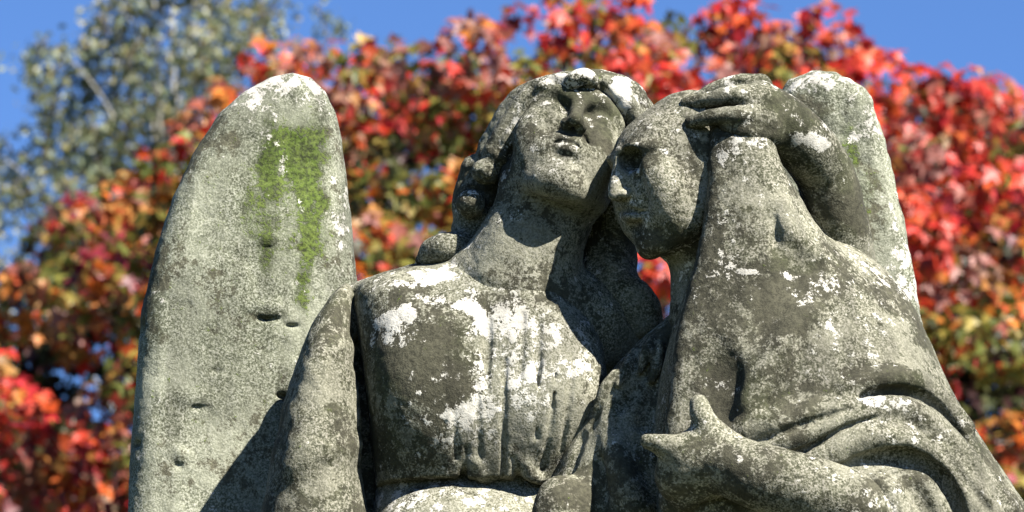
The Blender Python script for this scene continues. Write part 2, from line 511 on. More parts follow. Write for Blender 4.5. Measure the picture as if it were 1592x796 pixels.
# ---- angel: head, neck, shoulders
lo, hi = box_px(560, 90, 1040, 640, -190, 260)
cv = Carving(lo, hi, 2.5)
AH = 292.0
AA = rot_axes(yaw=12, pitch=23, roll=16)
AC = at(876, 238, 50)
carve_head(cv, AC, AA, AH, fold=0.4, nose=1.1, lip=0.62, lid=0.0, cheek=0.02, deep=-0.012, sock=0.9, ridge=0.8, jaw=0.94)
cv.add(ptube([(876, 262, 20), (844, 338, 56), (808, 420, 46), (790, 500, -5)], [70, 76, 88, 128]), 30)       # neck
cv.add(ptube([(640, 520, -20), (770, 492, 0), (900, 505, 0), (960, 520, -30)], [66, 76, 72, 66]), 60)        # shoulders
cv.add(ptube([(806, 312, 96), (792, 370, 106), (768, 425, 102)], [14, 16, 14]), 44)       # neck tendon
cv.rough(1.1, 26, 1); cv.rough(0.6, 9, 2)
angel = grow('angel_figure', cv, M_ANGEL, statue, base=(-0.10, 0, 0),
             stains_shade=[(0, (868, 275, 150), (75, 80, 60), 0.08), (1, (868, 285, 150), (75, 80, 60), -0.3), (1, (800, 400, 90), (90, 80, 70), -0.35), (1, (925, 175, 130), (45, 80, 80), 0.75), (1, (860, 120, 120), (60, 40, 80), 0.35),
                     (1, (800, 250, 100), (50, 60, 80), 0.30), (0, (770, 430, 60), (130, 60, 120), 0.20)])

# ---- angel: hair
lo, hi = box_px(620, 80, 1060, 500, -230, 200)
cv = Carving(lo, hi, 2.6)
def ah(x, y, z): return AC + AH * (x * AA[0] + y * AA[1] + z * AA[2])
cv.add(ell(ah(0, -0.11, 0.13), np.array([0.35, 0.40, 0.36]) * AH, AA), 0)
cv.cut(ell(ah(0.0, 0.42, -0.02), np.array([0.285, 0.40, 0.42]) * AH, AA), 14)            # opened for the face
# rolled locks from the brow round the temple and down
cv.add(ptube([(890, 130, 120), (860, 132, 120), (832, 148, 112), (812, 180, 100), (793, 212, 90), (775, 238, 84)], [14, 17, 21, 25, 27, 25]), 16)
cv.add(ptube([(884, 130, 136), (900, 120, 142), (916, 119, 136), (922, 127, 130)], [11, 13, 11, 7]), 8)
cv.add(ptube([(925, 126, 110), (950, 138, 104), (968, 158, 92), (985, 185, 72)], [14, 20, 22, 20]), 12)
cv.add(ptube([(900, 128, 70), (945, 132, 60), (980, 152, 45), (998, 190, 20)], [20, 22, 24, 24]), 16)
cv.add(ptube([(850, 140, 90), (815, 160, 70), (790, 195, 50), (768, 237, 36), (758, 262, 34)], [22, 26, 28, 28, 24]), 14)
cv.add(ell(at(757, 266, 86), (23, 22, 21)), 6)                                             # curl knob
cv.add(ptube([(738, 262, 20), (742, 290, 10), (728, 318, 16), (738, 340, 10)], [22, 28, 26, 20]), 8)
cv.add(ell(at(731, 316, 58), (23, 26, 21)), 6)                                             # second knob
cv.add(ptube([(756, 290, 0), (740, 345, 5), (726, 392, 0), (700, 408, 0)], [44, 36, 30, 18]), 14)
cv.add(ptube([(728, 376, 22), (700, 384, 36), (675, 390, 30), (656, 404, 16)], [17, 24, 21, 10]), 10)   # flicked end on the shoulder
cv.add(ptube([(780, 300, -60), (770, 360, -60), (770, 420, -50)], [55, 50, 40]), 20)                      # mass behind the neck
cv.add(ptube([(985, 200, 10), (968, 300, -10), (945, 380, -20), (945, 470, -10)], [40, 46, 46, 50]), 20)   # locks on the shaded side
cv.add(ptube([(940, 440, 0), (985, 474, 20), (1000, 500, 20)], [40, 38, 30]), 14)
# grooves between strands
for off in (-12, 2, 15):
    cv.groove([(872 + off, 124 + off * 0.3), (845 + off * .8, 134 + off * .7), (818 + off * .6, 164 + off * .6), (797 + off * .9, 205 + off * .5), (776 + off, 234 + off * .5)], [2, 4, 5, 5, 3], 8)
cv.groove([(893, 131), (906, 128), (918, 130)], [2, 4, 2], 4)
cv.groove([(934, 132), (942, 152), (958, 174)], [4, 6, 4], 8)
cv.groove([(742, 256), (756, 250), (772, 256), (777, 272)], [3, 4, 4, 3], 4)
cv.groove([(716, 300), (730, 292), (748, 298)], [3, 4, 3], 4)
cv.groove([(744, 268), (758, 280), (768, 268), (758, 260)], [2, 3, 2, 1], 3)
cv.rough(1.8, 22, 3); cv.rough(1.0, 9, 4)
tag(grow('hair', cv, M_ANGEL, angel, stains_shade=[(0, (893, 122, 140), (30, 22, 60), 0.45), (0, (962, 152, 110), (26, 34, 40), 0.65), (0, (795, 215, 110), (40, 45, 60), 0.25),
                                                (1, (930, 118, 100), (40, 30, 80), 0.5), (0, (985, 150, 60), (40, 40, 40), 0.3)]))

# ---- angel: bodice
lo, hi = box_px(520, 400, 1000, 830, -220, 240)
cv = Carving(lo, hi, 2.8)
cv.add(loft([(418, 640, 740, -30, 30), (430, 594, 780, -25, 66), (446, 557, 830, -20, 94), (475, 549, 875, -12, 122), (530, 558, 930, 0, 134), (590, 566, 944, 2, 138), (640, 573, 940, 4, 138),
             (680, 577, 925, 2, 132), (710, 580, 908, 0, 124), (740, 582, 890, -2, 112), (762, 585, 880, -4, 98)], 2.8, 9), 0)
cv.add(ptube([(812, 415, 28), (800, 440, 16), (790, 500, -8)], [80, 94, 132]), 50)      # flare of the neck
cv.add(ptube([(540, 458, -14), (575, 452, -14), (620, 452, -10)], [13, 20, 24]), 16)     # shoulder seam over the sleeve
cv.add(ell(at(680, 590, 84), (72, 46, 95)), 60)     # breast
cv.add(ell(at(850, 585, 84), (66, 46, 90)), 60)
for pts, r in (([(760, 480), (758, 530), (757, 612)], [1, 6, 1]), ([(814, 488), (812, 530), (808, 590)], [1, 4, 1]), ([(838, 488), (837, 560), (834, 680)], [1, 5, 2]),
               ([(786, 560), (783, 640), (782, 740)], [1, 3, 3]), ([(864, 560), (856, 660), (842, 735)], [1, 3, 4]), ([(892, 560), (884, 630), (872, 700)], [1, 3, 2]), ([(742, 600), (744, 660), (746, 720)], [1, 3, 3]), ([(706, 640), (708, 680), (710, 712)], [1, 2, 3])):
    cv.groove(pts, r, 7)
# gathered lower hem
cv.groove([(726, 696), (722, 730), (717, 752)], [2, 6, 6], 7)
cv.groove([(797, 712), (804, 738), (810, 752)], [2, 6, 6], 7)
cv.ridge([(740, 720), (752, 744), (780, 756)], [4, 8, 6], 14)
cv.ridge([(818, 722), (830, 742), (848, 748)], [4, 8, 6], 14)
cv.groove([(692, 656), (690, 664)], [2, 2], 3)
cv.rough(1.1, 30, 5); cv.rough(0.6, 9, 6)
grow('bodice', cv, M_ANGEL, angel, stains_shade=[
    (0, (665, 447, 60), (80, 60, 30), 0.6), (0, (608, 508, 110), (50, 60, 40), 0.72), (0, (715, 482, 120), (40, 50, 16), 0.55), (0, (775, 495, 140), (55, 60, 36), 0.5), (0, (742, 530, 150), (16, 60, 60), 0.25),
    (0, (870, 570, 140), (80, 80, 80), 0.26), (0, (800, 600, 150), (60, 60, 90), 0.2), (0, (712, 655, 140), (55, 60, 42), 0.42), (1, (850, 600, 140), (110, 90, 150), -0.42), (1, (760, 690, 140), (90, 60, 60), -0.2), (1, (800, 445, 90), (100, 60, 30), -0.4), (0, (695, 582, 150), (22, 40, 22), 0.4),
    (1, (655, 570, 130), (95, 90, 70), 0.42), (1, (580, 620, 90), (50, 120, 120), 0.4), (1, (630, 690, 110), (50, 60, 50), 0.25)])

# ---- angel: skirt below the hem
lo, hi = box_px(520, 690, 980, 1010, -260, 240)
cv = Carving(lo, hi, 3.4)
cv.add(loft([(700, 600, 850, -10, 56), (735, 590, 868, -10, 64), (770, 584, 880, -8, 76), (830, 575, 890, 0, 110), (1000, 555, 910, 5, 140)], 2.6, 10), 0)
cv.add(ell(at(708, 832, 64), (112, 58, 74)), 24)
cv.rough(1.2, 30, 7)
grow('skirt', cv, M_ANGEL, angel, base=(0.05, -0.2, 0))

# ---- angel: near sleeve
lo, hi = box_px(370, 420, 620, 1010, -130, 170)
cv = Carving(lo, hi, 2.8)
cv.add(loft([(446, 531, 550, -14, 30), (462, 517, 550, -4, 50), (480, 503, 549, 4, 62), (500, 490, 548, 9, 70), (520, 480, 548, 13, 75), (549, 467, 549, 17, 79), (600, 450, 551, 20, 82), (640, 438, 555, 22, 83), (676, 432, 556, 24, 83), (705, 423, 558, 26, 86),
             (740, 418, 563, 28, 88), (796, 406, 571, 30, 90), (900, 392, 590, 30, 95), (1000, 385, 600, 5, 100)], 2.1, 6, 10), 0)
cv.add(ptube([(530, 520, 4), (560, 484, -20), (610, 490, -36)], [22, 28, 46]), 14)      # runs in under the shoulder
cv.add(ptube([(556, 480, -60), (560, 600, -50), (568, 800, -46), (575, 980, -46)], [38, 40, 42, 42]), 6)
for pts, r in (([(540, 585), (505, 592), (478, 612)], [1, 3, 3]), ([(545, 618), (505, 628), (468, 652)], [2, 6, 6]), ([(548, 655), (505, 664), (466, 690)], [2, 6, 6]), ([(550, 692), (505, 700), (458, 726)], [2, 6, 5]), ([(536, 540), (510, 552), (488, 574)], [2, 4, 3])):
    cv.ridge(pts, r, 44, -2)
cv.rough(1.2, 24, 8); cv.rough(0.7, 10, 9)
grow('sleeve', cv, M_MOURNER, angel, stains_shade=[(1, (515, 490, 20), (40, 60, 50), 0.3), (1, (500, 560, 40), (50, 60, 30), 0.2)], base=(-0.25, 0.06, 0))

# ---- mourning woman: head and neck
lo, hi = box_px(900, 100, 1240, 560, -20, 380)
cv = hv = Carving(lo, hi, 2.2)
MH = 268.0
MA = rot_axes(yaw=-64, pitch=-13, roll=0)
MC = at(1050, 258, 165)
carve_head(cv, MC, MA, MH, gaze=-0.02, fold=0.0, chin=-0.02, cheek=0.035, skull=(-0.10, 0.07, 0.33, 0.38, 0.32), brow=(0.135, 0.055, 0.27, 0.225, 0.225), deep=0.0, nose=1.25, ridge=0.25, inner=0.55, sock=0.78, lid=0.0)
for s in (-1, 1):
    cv.add(ell(MC + MH * (s * 0.15 * MA[0] + 0.17 * MA[1] - 0.24 * MA[2]), np.array([0.10, 0.12, 0.17]) * MH, MA), 30)     # full cheek
cv.cut(ell(cv.front(983, 247, -2), (21, 26, 18)), 8)                # deep eye pit
cv.groove([(992, 276), (1000, 300), (1002, 326)], [3, 5, 4], 18)     # crease beside the nose
cv.groove([(962, 329), (976, 326), (992, 332)], [2, 4, 2], 6)        # mouth
cv.ridge([(968, 337), (980, 336), (988, 340)], [2, 4, 2], 8)
cv.add(ptube([(1085, 330, 140), (1098, 420, 110), (1110, 520, 110)], [70, 56, 70]), 30)
cv.rough(1.0, 26, 18); cv.rough(0.6, 9, 19)
mourner = grow('mourner_figure', cv, M_MOURNER, statue, base=(0.08, -0.18, 0), stains_shade=[(1, (1040, 370, 240), (60, 80, 36), 0.5), (1, (1000, 245, 240), (36, 60, 30), 0.3)])  # jaw underside and eye pit darkened: shade painted into the stone

# ---- angel: far shoulder and the arm behind the woman, then forearm and hand on her head
lo, hi = box_px(880, 90, 1400, 640, -190, 330)
cv = Carving(lo, hi, 2.5)
cv.add(ptube([(905, 500, -30), (980, 545, -70), (1120, 560, -90), (1260, 520, -40), (1312, 450, 20)], [62, 58, 58, 60, 58]), 0)
cv.add(ptube([(1312, 450, 20), (1306, 390, 70), (1296, 325, 110), (1281, 268, 140), (1250, 225, 182), (1212, 192, 210), (1182, 170, 222)], [56, 52, 48, 46, 46, 46, 42]), 20)
cv.add(ell(at(1168, 166, 208), (48, 38, 32)), 16)
def hf(x, y, o): return hv.front(x, y, o)
hand = [  # finger: knuckle -> tip, laid on the head
    ([at(1180, 137, 206), at(1146, 131, 216), at(1110, 141, 206), at(1080, 154, 202)], [22, 16, 13, 9]),
    ([at(1184, 157, 230), at(1146, 148, 248), at(1106, 154, 240), hf(1066, 161, 5)], [24, 16, 13, 9]),
    ([at(1190, 190, 246), at(1152, 181, 266), at(1112, 182, 262), hf(1073, 190, 5)], [25, 17, 13, 9]),
    ([at(1198, 206, 236), at(1166, 204, 258), at(1130, 196, 256)], [26, 17, 11]),
]
for pts, r in hand:
    cv.add(tube(pts, r), 6)
cv.groove([(1176, 126), (1140, 131), (1100, 143)], [1, 4, 3], 5)
cv.rough(1.1, 24, 10); cv.rough(0.6, 9, 11)
tag(grow('arm', cv, M_MOURNER, angel, stains_shade=[(0, (1258, 222, 210), (34, 40, 16), 0.7), (1, (1225, 180, 230), (60, 45, 80), 0.55), (1, (1315, 290, 130), (30, 80, 80), 0.5), (1, (1160, 140, 230), (40, 30, 60), 0.15), (0, (1300, 360, 130), (40, 80, 50), 0.15)], base=(-0.02, 0.05, 0)),
    'raised arm and hand laid over the mourner\'s head')

# ---- wings
lo, hi = box_px(150, 80, 660, 1010, -380, -100)
cv = Carving(lo, hi, 3.3)
wing_l = [(186, 1000), (196, 860), (201, 796), (206, 690), (213, 600), (217, 540), (221, 490), (233, 435), (250, 370), (268, 310), (300, 242), (340, 178), (380, 142), (420, 119), (455, 112), (485, 119), (507, 138), (520, 170), (529, 215),
          (540, 290), (549, 370), (556, 440), (563, 520), (580, 620), (600, 760), (620, 1000)]
cv.add(slab(wing_l, -235, 64, 46, tilt=0.10, lean=0.03), 0)
for (x, y, w, hgt, dp) in ((418, 494, 20, 6, 12), (453, 506, 12, 4, 10), (415, 383, 12, 4, 9), (441, 614, 14, 7, 14), (310, 632, 13, 3, 5), (278, 722, 9, 7, 4), (340, 577, 10, 3, 4), (212, 690, 12, 6, 8), (220, 508, 8, 16, 12)):
    cv.cut(ell(cv.front(x, y), (w, dp, hgt)), 6)
for (x, y, w, hgt) in ((415, 480, 26, 12), (300, 618, 30, 14), (415, 372, 20, 10), (455, 588, 40, 26), (280, 708, 12, 9), (330, 450, 60, 50)):
    cv.add(ell(cv.front(x, y, -7), (w, 10, hgt)), 14)
cv.rough(2.4, 70, 12); cv.rough(1.1, 22, 13); cv.rough(0.8, 9, 14)
tag(grow('wing', cv, M_WING, statue, stains_shade=[
    (0, (450, 120, -215), (100, 140, 34), 0.52), (0, (380, 146, -215), (46, 140, 22), 0.35), (0, (500, 165, -215), (36, 140, 60), 0.35), (0, (533, 330, -215), (24, 140, 200), 0.3), (0, (430, 160, -190), (70, 120, 30), 0.2),
    (2, (478, 245, -175), (34, 120, 70), 0.52), (2, (486, 320, -175), (24, 120, 80), 0.46), (2, (420, 250, -175), (18, 120, 60), 0.42), (2, (448, 215, -175), (40, 120, 30), 0.25), (2, (476, 420, -175), (13, 120, 70), 0.46), (2, (405, 330, -175), (30, 120, 80), 0.22), (2, (412, 395, -175), (16, 120, 40), 0.22),
    (2, (400, 400, -175), (190, 140, 330), 0.12), (2, (455, 290, -175), (75, 140, 150), 0.2), (2, (450, 250, -175), (50, 120, 60), 0.3),
    (1, (330, 230, -175), (70, 120, 80), 0.28), (1, (235, 440, -200), (26, 120, 170), 0.5), (1, (460, 190, -175), (60, 120, 30), 0.4), (1, (420, 498, -175), (36, 90, 10), 0.5)]),  # tall dark strip on the outer rim is shade painted into the colour
    'tall broad wing with bright green moss, at the left')

lo, hi = box_px(1080, 80, 1500, 1010, -340, -60)
cv = Carving(lo, hi, 3.3)
wing_r = [(1120, 1000), (1140, 600), (1170, 300), (1188, 190), (1203, 150), (1226, 122), (1262, 110), (1300, 112), (1334, 132), (1358, 170), (1378, 225), (1393, 290), (1408, 370), (1423, 440), (1434, 515), (1446, 600), (1462, 720), (1490, 1000)]
cv.add(slab(wing_r, -200, 58, 40, tilt=-0.10, lean=0.03), 0)
cv.add(ell(cv.front(1290, 165, -10), (70, 22, 45)), 24)
cv.rough(3.0, 50, 15); cv.rough(1.8, 16, 16); cv.rough(1.0, 8, 17)
tag(grow('wing', cv, M_WING, statue, stains_shade=[(0, (1290, 120, -180), (85, 140, 40), 0.5), (0, (1340, 180, -160), (50, 120, 60), 0.25), (0, (1405, 400, -160), (40, 120, 150), 0.35), (0, (1250, 140, -160), (50, 120, 40), 0.3),
                                                (1, (1245, 185, -140), (45, 120, 50), 0.5), (2, (1322, 225, -140), (22, 120, 38), 0.6), (2, (1345, 290, -140), (30, 120, 60), 0.2), (1, (1350, 300, -140), (30, 120, 90), 0.3)]),
    'narrower wing behind the raised arm, at the right')

# ---- mourning woman: veil and cloak
lo, hi = box_px(900, 110, 1640, 1010, -140, 420)
cv = Carving(lo, hi, 3.3)
cv.add(ell(MC + MH * (-0.14 * MA[1] + 0.08 * MA[2]), np.array([0.35, 0.36, 0.34]) * MH, MA), 0)
cv.add(loft([(150, 1114, 1182, 120, 84), (190, 1112, 1184, 146, 92), (222, 1112, 1186, 156, 96), (255, 1109, 1200, 162, 102), (300, 1103, 1232, 160, 114), (350, 1094, 1262, 152, 124), (390, 1084, 1290, 146, 132), (430, 1074, 1320, 140, 142), (480, 1064, 1350, 136, 152),
             (540, 1050, 1370, 130, 166), (600, 1038, 1380, 124, 172), (680, 1032, 1390, 116, 172)], 2.5, 8), 20)
cv.cut(loft([(208, 900, 1114, 160, 200), (225, 900, 1113, 160, 200), (260, 900, 1108, 160, 200), (300, 900, 1102, 160, 200), (350, 900, 1092, 160, 200), (390, 900, 1082, 160, 200), (420, 900, 1076, 160, 200)], 8, 8), 6)
cv.add(loft([(392, 1190, 1330, 70, 50), (408, 1150, 1355, 84, 90), (440, 1105, 1388, 96, 120), (490, 1076, 1422, 104, 150), (540, 1054, 1442, 110, 172), (600, 1038, 1470, 114, 188), (650, 1028, 1496, 116, 196), (700, 1022, 1528, 118, 200),
             (750, 1018, 1562, 119, 204), (800, 1018, 1596, 120, 208), (900, 1010, 1640, 120, 215), (1000, 1010, 1660, 120, 220)], 2.25, 10), 60)
for dx, r in ((22, 22), (64, 30), (110, 34)):        # the front edge of the veil stands forward
    cv.add(ptube([(1114 + dx * .6, 170, 206), (1111 + dx * .6, 225, 235), (1102 + dx * .8, 310, 250), (1086 + dx, 390, 254), (1072 + dx, 450, 258), (1054 + dx, 520, 262), (1042 + dx, 600, 268), (1032 + dx, 690, 272), (1026 + dx, 780, 272)], [r * .7, r * .7, r * .85, r, r, r, r, r, r]), 30)
# veil folds
cv.groove([(1206, 338), (1209, 362), (1203, 392)], [2, 7, 2], 12)
cv.ridge([(1218, 320), (1232, 365), (1268, 398)], [6, 9, 6], 26)
cv.cut(ell(cv.front(1126, 606, 3), (26, 11, 44)), 34)
cv.groove([(1255, 540), (1222, 590), (1182, 648)], [1, 4, 4], 14)
cv.ridge([(1250, 490), (1200, 560), (1165, 625)], [6, 9, 8], 40)
# overhanging hem of the shawl and the folds under it
cv.ridge([(1316, 602), (1370, 586), (1420, 588), (1462, 618), (1500, 664)], [8, 13, 14, 14, 14], 16, -1)
cv.groove([(1300, 638), (1345, 618), (1395, 610), (1440, 626), (1478, 660), (1512, 704)], [3, 9, 12, 14, 14, 10], 5, -4)
cv.ridge([(1185, 700), (1260, 674), (1340, 644), (1400, 634), (1450, 660), (1500, 715), (1560, 790)], [12, 18, 17, 15, 17, 20, 22], 16, -4)
cv.groove([(1200, 714), (1262, 698), (1310, 668), (1362, 648)], [4, 8, 7, 2], 4, -2)
cv.ridge([(1250, 722), (1310, 694), (1370, 678), (1430, 694), (1490, 744), (1540, 805)], [10, 16, 17, 17, 19, 20], 14, -3)
cv.groove([(1300, 728), (1350, 716), (1410, 714), (1455, 742), (1490, 800), (1500, 880)], [6, 13, 17, 18, 16, 14], 5, -4)
cv.add(ptube([(1345, 748, 326), (1378, 764, 332), (1402, 820, 334), (1410, 900, 325)], [16, 22, 24, 24]), 8)
cv.add(ptube([(1412, 742, 310), (1438, 756, 314), (1462, 800, 312), (1480, 880, 305)], [10, 14, 16, 18]), 8)
cv.ridge([(1160, 668), (1230, 648), (1310, 628)], [5, 9, 6], 30)
cv.groove([(1170, 690), (1240, 664), (1320, 636)], [2, 6, 2], 8)
cv.groove([(1430, 668), (1480, 716), (1535, 790)], [2, 6, 6], 8)
cv.rough(1.3, 30, 20); cv.rough(0.7, 9, 21)
grow('cloak', cv, M_MOURNER, mourner, stains_shade=[
    (0, (1330, 500, 220), (90, 140, 90), 0.26), (0, (1130, 480, 280), (50, 80, 120), 0.12), (0, (1370, 620, 320), (60, 60, 20), 0.25), (0, (1165, 428, 270), (15, 60, 8), 0.7), (0, (1228, 434, 260), (16, 60, 8), 0.7),
    (1, (1230, 420, 250), (60, 60, 40), 0.45), (1, (1220, 480, 280), (60, 60, 60), 0.35), (1, (1130, 600, 310), (36, 50, 50), 0.6), (1, (1380, 590, 290), (80, 60, 20), 0.5), (1, (1500, 720, 220), (60, 80, 60), 0.3),
    (1, (1440, 500, 160), (40, 100, 90), 0.3), (1, (1180, 640, 320), (70, 60, 30), 0.3)])

# ---- mourning woman: inner sleeve in the shade
lo, hi = box_px(780, 460, 1120, 1010, -80, 300)
cv = Carving(lo, hi, 2.8)
cv.add(loft([(478, 1055, 1110, 60, 40), (510, 1022, 1110, 56, 70), (540, 985, 1110, 52, 86), (580, 948, 1110, 48, 96), (620, 918, 1110, 46, 102), (680, 884, 1110, 46, 108), (740, 858, 1110, 46, 114), (796, 836, 1110, 46, 118), (1000, 800, 1110, 46, 130)], 2.1, 8), 0)
for pts, r in (([(1046, 520), (1020, 580), (1000, 660)], [3, 9, 8]), ([(1018, 545), (988, 600), (962, 640)], [3, 8, 6]), ([(988, 560), (958, 600), (925, 660)], [2, 6, 6]),
               ([(1060, 560), (1048, 620), (1040, 680)], [5, 12, 12]), ([(945, 640), (940, 720), (930, 800)], [6, 12, 14]), ([(905, 680), (880, 760), (860, 840)], [4, 8, 8])):
    cv.groove(pts, r, 14)
cv.ridge([(958, 590), (950, 640), (962, 720), (990, 790)], [10, 16, 20, 22], 20, 2)
for q in ([(1012, 528), (1004, 552), (996, 578)], [(1028, 536), (1022, 566), (1014, 592)], [(985, 545), (975, 570), (960, 598)], [(955, 580), (940, 604), (925, 632)]):
    cv.ridge(q, [5, 9, 4], 8, 8)
cv.add(ell(at(872, 806, 140), (44, 34, 66)), 24)
cv.rough(1.2, 26, 22); cv.rough(0.6, 9, 23)
grow('inner_sleeve', cv, M_MOURNER, mourner, base=(-0.1, 0.05, 0))

# ---- mourning woman: forearm and hand across the front
lo, hi = box_px(960, 590, 1500, 900, 160, 460)
cv = Carving(lo, hi, 2.4)
cv.add(ptube([(1090, 706, 326), (1150, 730, 344), (1230, 757, 344), (1315, 784, 326), (1400, 830, 300)], [38, 46, 52, 52, 46]), 0)
cv.add(ptube([(1098, 694, 338), (1060, 696, 350), (1030, 691, 356), (1006, 686, 357)], [30, 21, 16, 11]), 16)       # index finger
cv.add(ptube([(1095, 716, 330), (1062, 722, 336), (1042, 732, 326), (1046, 748, 306)], [30, 24, 22, 18]), 24)
cv.add(ptube([(1100, 732, 322), (1070, 742, 326), (1052, 754, 314), (1058, 768, 298)], [28, 24, 22, 18]), 24)
cv.add(ptube([(1108, 748, 314), (1084, 762, 314), (1070, 774, 302), (1076, 784, 290)], [26, 20, 18, 14]), 14)
cv.add(ptube([(1122, 692, 338), (1102, 666, 352), (1091, 645, 356), (1086, 628, 353)], [26, 20, 17, 14]), 16)       # thumb
cv.rough(1.0, 24, 24); cv.rough(0.5, 9, 25)
tag(grow('arm', cv, M_MOURNER, mourner, base=(0.0, 0.0, 0)), 'bent forearm with the hand held to the breast')

# ---- lower drapery and plinth that carry the group, under the picture
lo, hi = box_px(150, 930, 1700, 1700, -350, 400)
cv = Carving(lo, hi, 9.0)
cv.add(loft([(950, 200, 1640, 10, 210), (1150, 190, 1630, 10, 240), (1400, 170, 1640, 10, 270), (1690, 150, 1660, 10, 300)], 3.0, 14), 0)
for i in range(18):
    x = 220 + i * 82
    dd = 10 + 250 * (1 - abs((x - 915) / 740) ** 3.0) ** (1 / 3.0)
    cv.cut(ptube([(x, 980, dd), (x + random.uniform(-15, 15), 1300, dd + 30), (x + random.uniform(-30, 30), 1680, dd + 60)], [14, 26, 34]), 20)
cv.rough(4, 40, 26)
grow('lower_drapery', cv, M_MOURNER, statue)

# ------------------------------------------------------------------ plinth and ground
def plain(name, c1, c2, scale, rough=0.9, bump=0.0):
    m = bpy.data.materials.new(name); m.use_nodes = True
    nt = m.node_tree; bs = nt.nodes['Principled BSDF']; bs.inputs['Roughness'].default_value = rough
    bs.inputs['Specular IOR Level'].default_value = 0.2
    tc = N(nt, 'ShaderNodeTexCoord'); nz = N(nt, 'ShaderNodeTexNoise'); nz.inputs['Scale'].default_value = scale; nz.inputs['Detail'].default_value = 6
    nt.links.new(tc.outputs['Object'], nz.inputs['Vector'])
    mx = N(nt, 'ShaderNodeMix', data_type='RGBA'); mx.inputs[6].default_value = (*c1, 1); mx.inputs[7].default_value = (*c2, 1)
    nt.links.new(nz.outputs['Fac'], mx.inputs[0]); nt.links.new(mx.outputs[2], bs.inputs['Base Color'])
    if bump:
        b = N(nt, 'ShaderNodeBump'); b.inputs['Distance'].default_value = bump; nt.links.new(nz.outputs['Fac'], b.inputs['Height']); nt.links.new(b.outputs[0], bs.inputs['Normal'])
    return m

def mesh_obj(name, verts, faces, mat, parent=None, smooth=False):
    me = bpy.data.meshes.new(name); me.from_pydata([tuple(v) for v in verts], [], [tuple(f) for f in faces]); me.update()
    if smooth: me.polygons.foreach_set('use_smooth', [True] * len(me.polygons))
    me.materials.append(mat)
    return link(bpy.data.objects.new(name, me), parent)

def block(name, x0, x1, y0, y1, z0, z1, mat, parent, b=0.02):
    import bmesh
    bm = bmesh.new(); bmesh.ops.create_cube(bm, size=1)
    for v in bm.verts:
        v.co = ((x0 + x1) / 2 + v.co.x * (x1 - x0), (y0 + y1) / 2 + v.co.y * (y1 - y0), (z0 + z1) / 2 + v.co.z * (z1 - z0))
    bmesh.ops.bevel(bm, geom=list(bm.edges), offset=b, segments=2, affect='EDGES')
    me = bpy.data.meshes.new(name); bm.to_mesh(me); bm.free(); me.materials.append(mat)
    return link(bpy.data.objects.new(name, me), parent)

g = 400.0
mesh_obj('ground', [(-g, -g, 0), (g, -g, 0), (g, g, 0), (-g, g, 0)], [(0, 1, 2, 3)], plain('lawn', (0.035, 0.05, 0.015), (0.06, 0.065, 0.025), 3.0, 0.95))['kind'] = 'structure'
M_BASE = plain('plinth_stone', (0.15, 0.145, 0.12), (0.24, 0.23, 0.2), 30, 0.9, 0.004)
plinth = link(bpy.data.objects.new('plinth', None)); plinth.location = (0.13, 0, 0)
tag(plinth, 'stepped stone plinth carrying the statue of the two figures', 'plinth')
bt = at_m(900, 1690, 0)[2] + 0.012
block('shaft', -0.85, 0.85, -0.42, 0.42, 0.30, bt - 0.16, M_BASE, plinth)
block('cornice', -0.98, 0.98, -0.52, 0.52, bt - 0.158, bt, M_BASE, plinth)
block('step', -1.15, 1.15, -0.75, 0.75, 0.0, 0.298, M_BASE, plinth)

# ------------------------------------------------------------------ trees
def leaf_material(name, gloss=0.3, thin=0.42):
    m = bpy.data.materials.new(name); m.use_nodes = True
    nt = m.node_tree
    for n in list(nt.nodes): nt.nodes.remove(n)
    L = nt.links.new
    out = N(nt, 'ShaderNodeOutputMaterial'); at_ = N(nt, 'ShaderNodeAttribute', attribute_name='tint')
    pr = N(nt, 'ShaderNodeBsdfPrincipled'); pr.inputs['Roughness'].default_value = 0.45; pr.inputs['Specular IOR Level'].default_value = gloss
    tr = N(nt, 'ShaderNodeBsdfTranslucent'); mx = N(nt, 'ShaderNodeMixShader'); mx.inputs[0].default_value = thin
    L(at_.outputs['Color'], pr.inputs['Base Color']); L(at_.outputs['Color'], tr.inputs['Color'])
    L(pr.outputs[0], mx.inputs[1]); L(tr.outputs[0], mx.inputs[2]); L(mx.outputs[0], out.inputs[0])
    return m

# one maple leaf: five lobes, folded a little along the midrib; x across, y from stalk to tip
MAPLE = np.array([(0, 0, 0), (0.38, -0.02, .05), (0.25, 0.17, .05), (0.62, 0.40, -.03), (0.25, 0.47, .06), (0, 1.02, -.12), (-0.25, 0.47, .06), (-0.62, 0.40, -.03), (-0.25, 0.17, .05), (-0.38, -0.02, .05), (0, 0.36, -0.04)], float)
MAPLE_F = [(10, i, (i + 1) % 10) for i in range(10)]
BIRCH = np.array([(0, 0, 0), (0.34, 0.35, .04), (0.22, 0.7, .02), (0, 1, -.06), (-0.22, 0.7, .02), (-0.34, 0.35, .04)], float)
BIRCH_F = [(0, 1, 2, 3), (0, 3, 4, 5)]

def leaf_frames(n, outw, rng, droop=0.75, spread=0.7):
    """random frames for leaves that hang tip-down and face outward"""
    nrm = outw * 0.8 + rng.normal(0, spread, (n, 3)) + np.array([0.1, -0.25, 0.25])
    nrm /= np.linalg.norm(nrm, axis=1)[:, None]
    tip = np.array([0, 0, -droop]) + 0.45 * outw + rng.normal(0, 0.45, (n, 3))
    tip -= (tip * nrm).sum(1)[:, None] * nrm
    tip /= np.linalg.norm(tip, axis=1)[:, None]
    side = np.cross(tip, nrm)
    return np.stack([side, tip, nrm], 1)       # rows

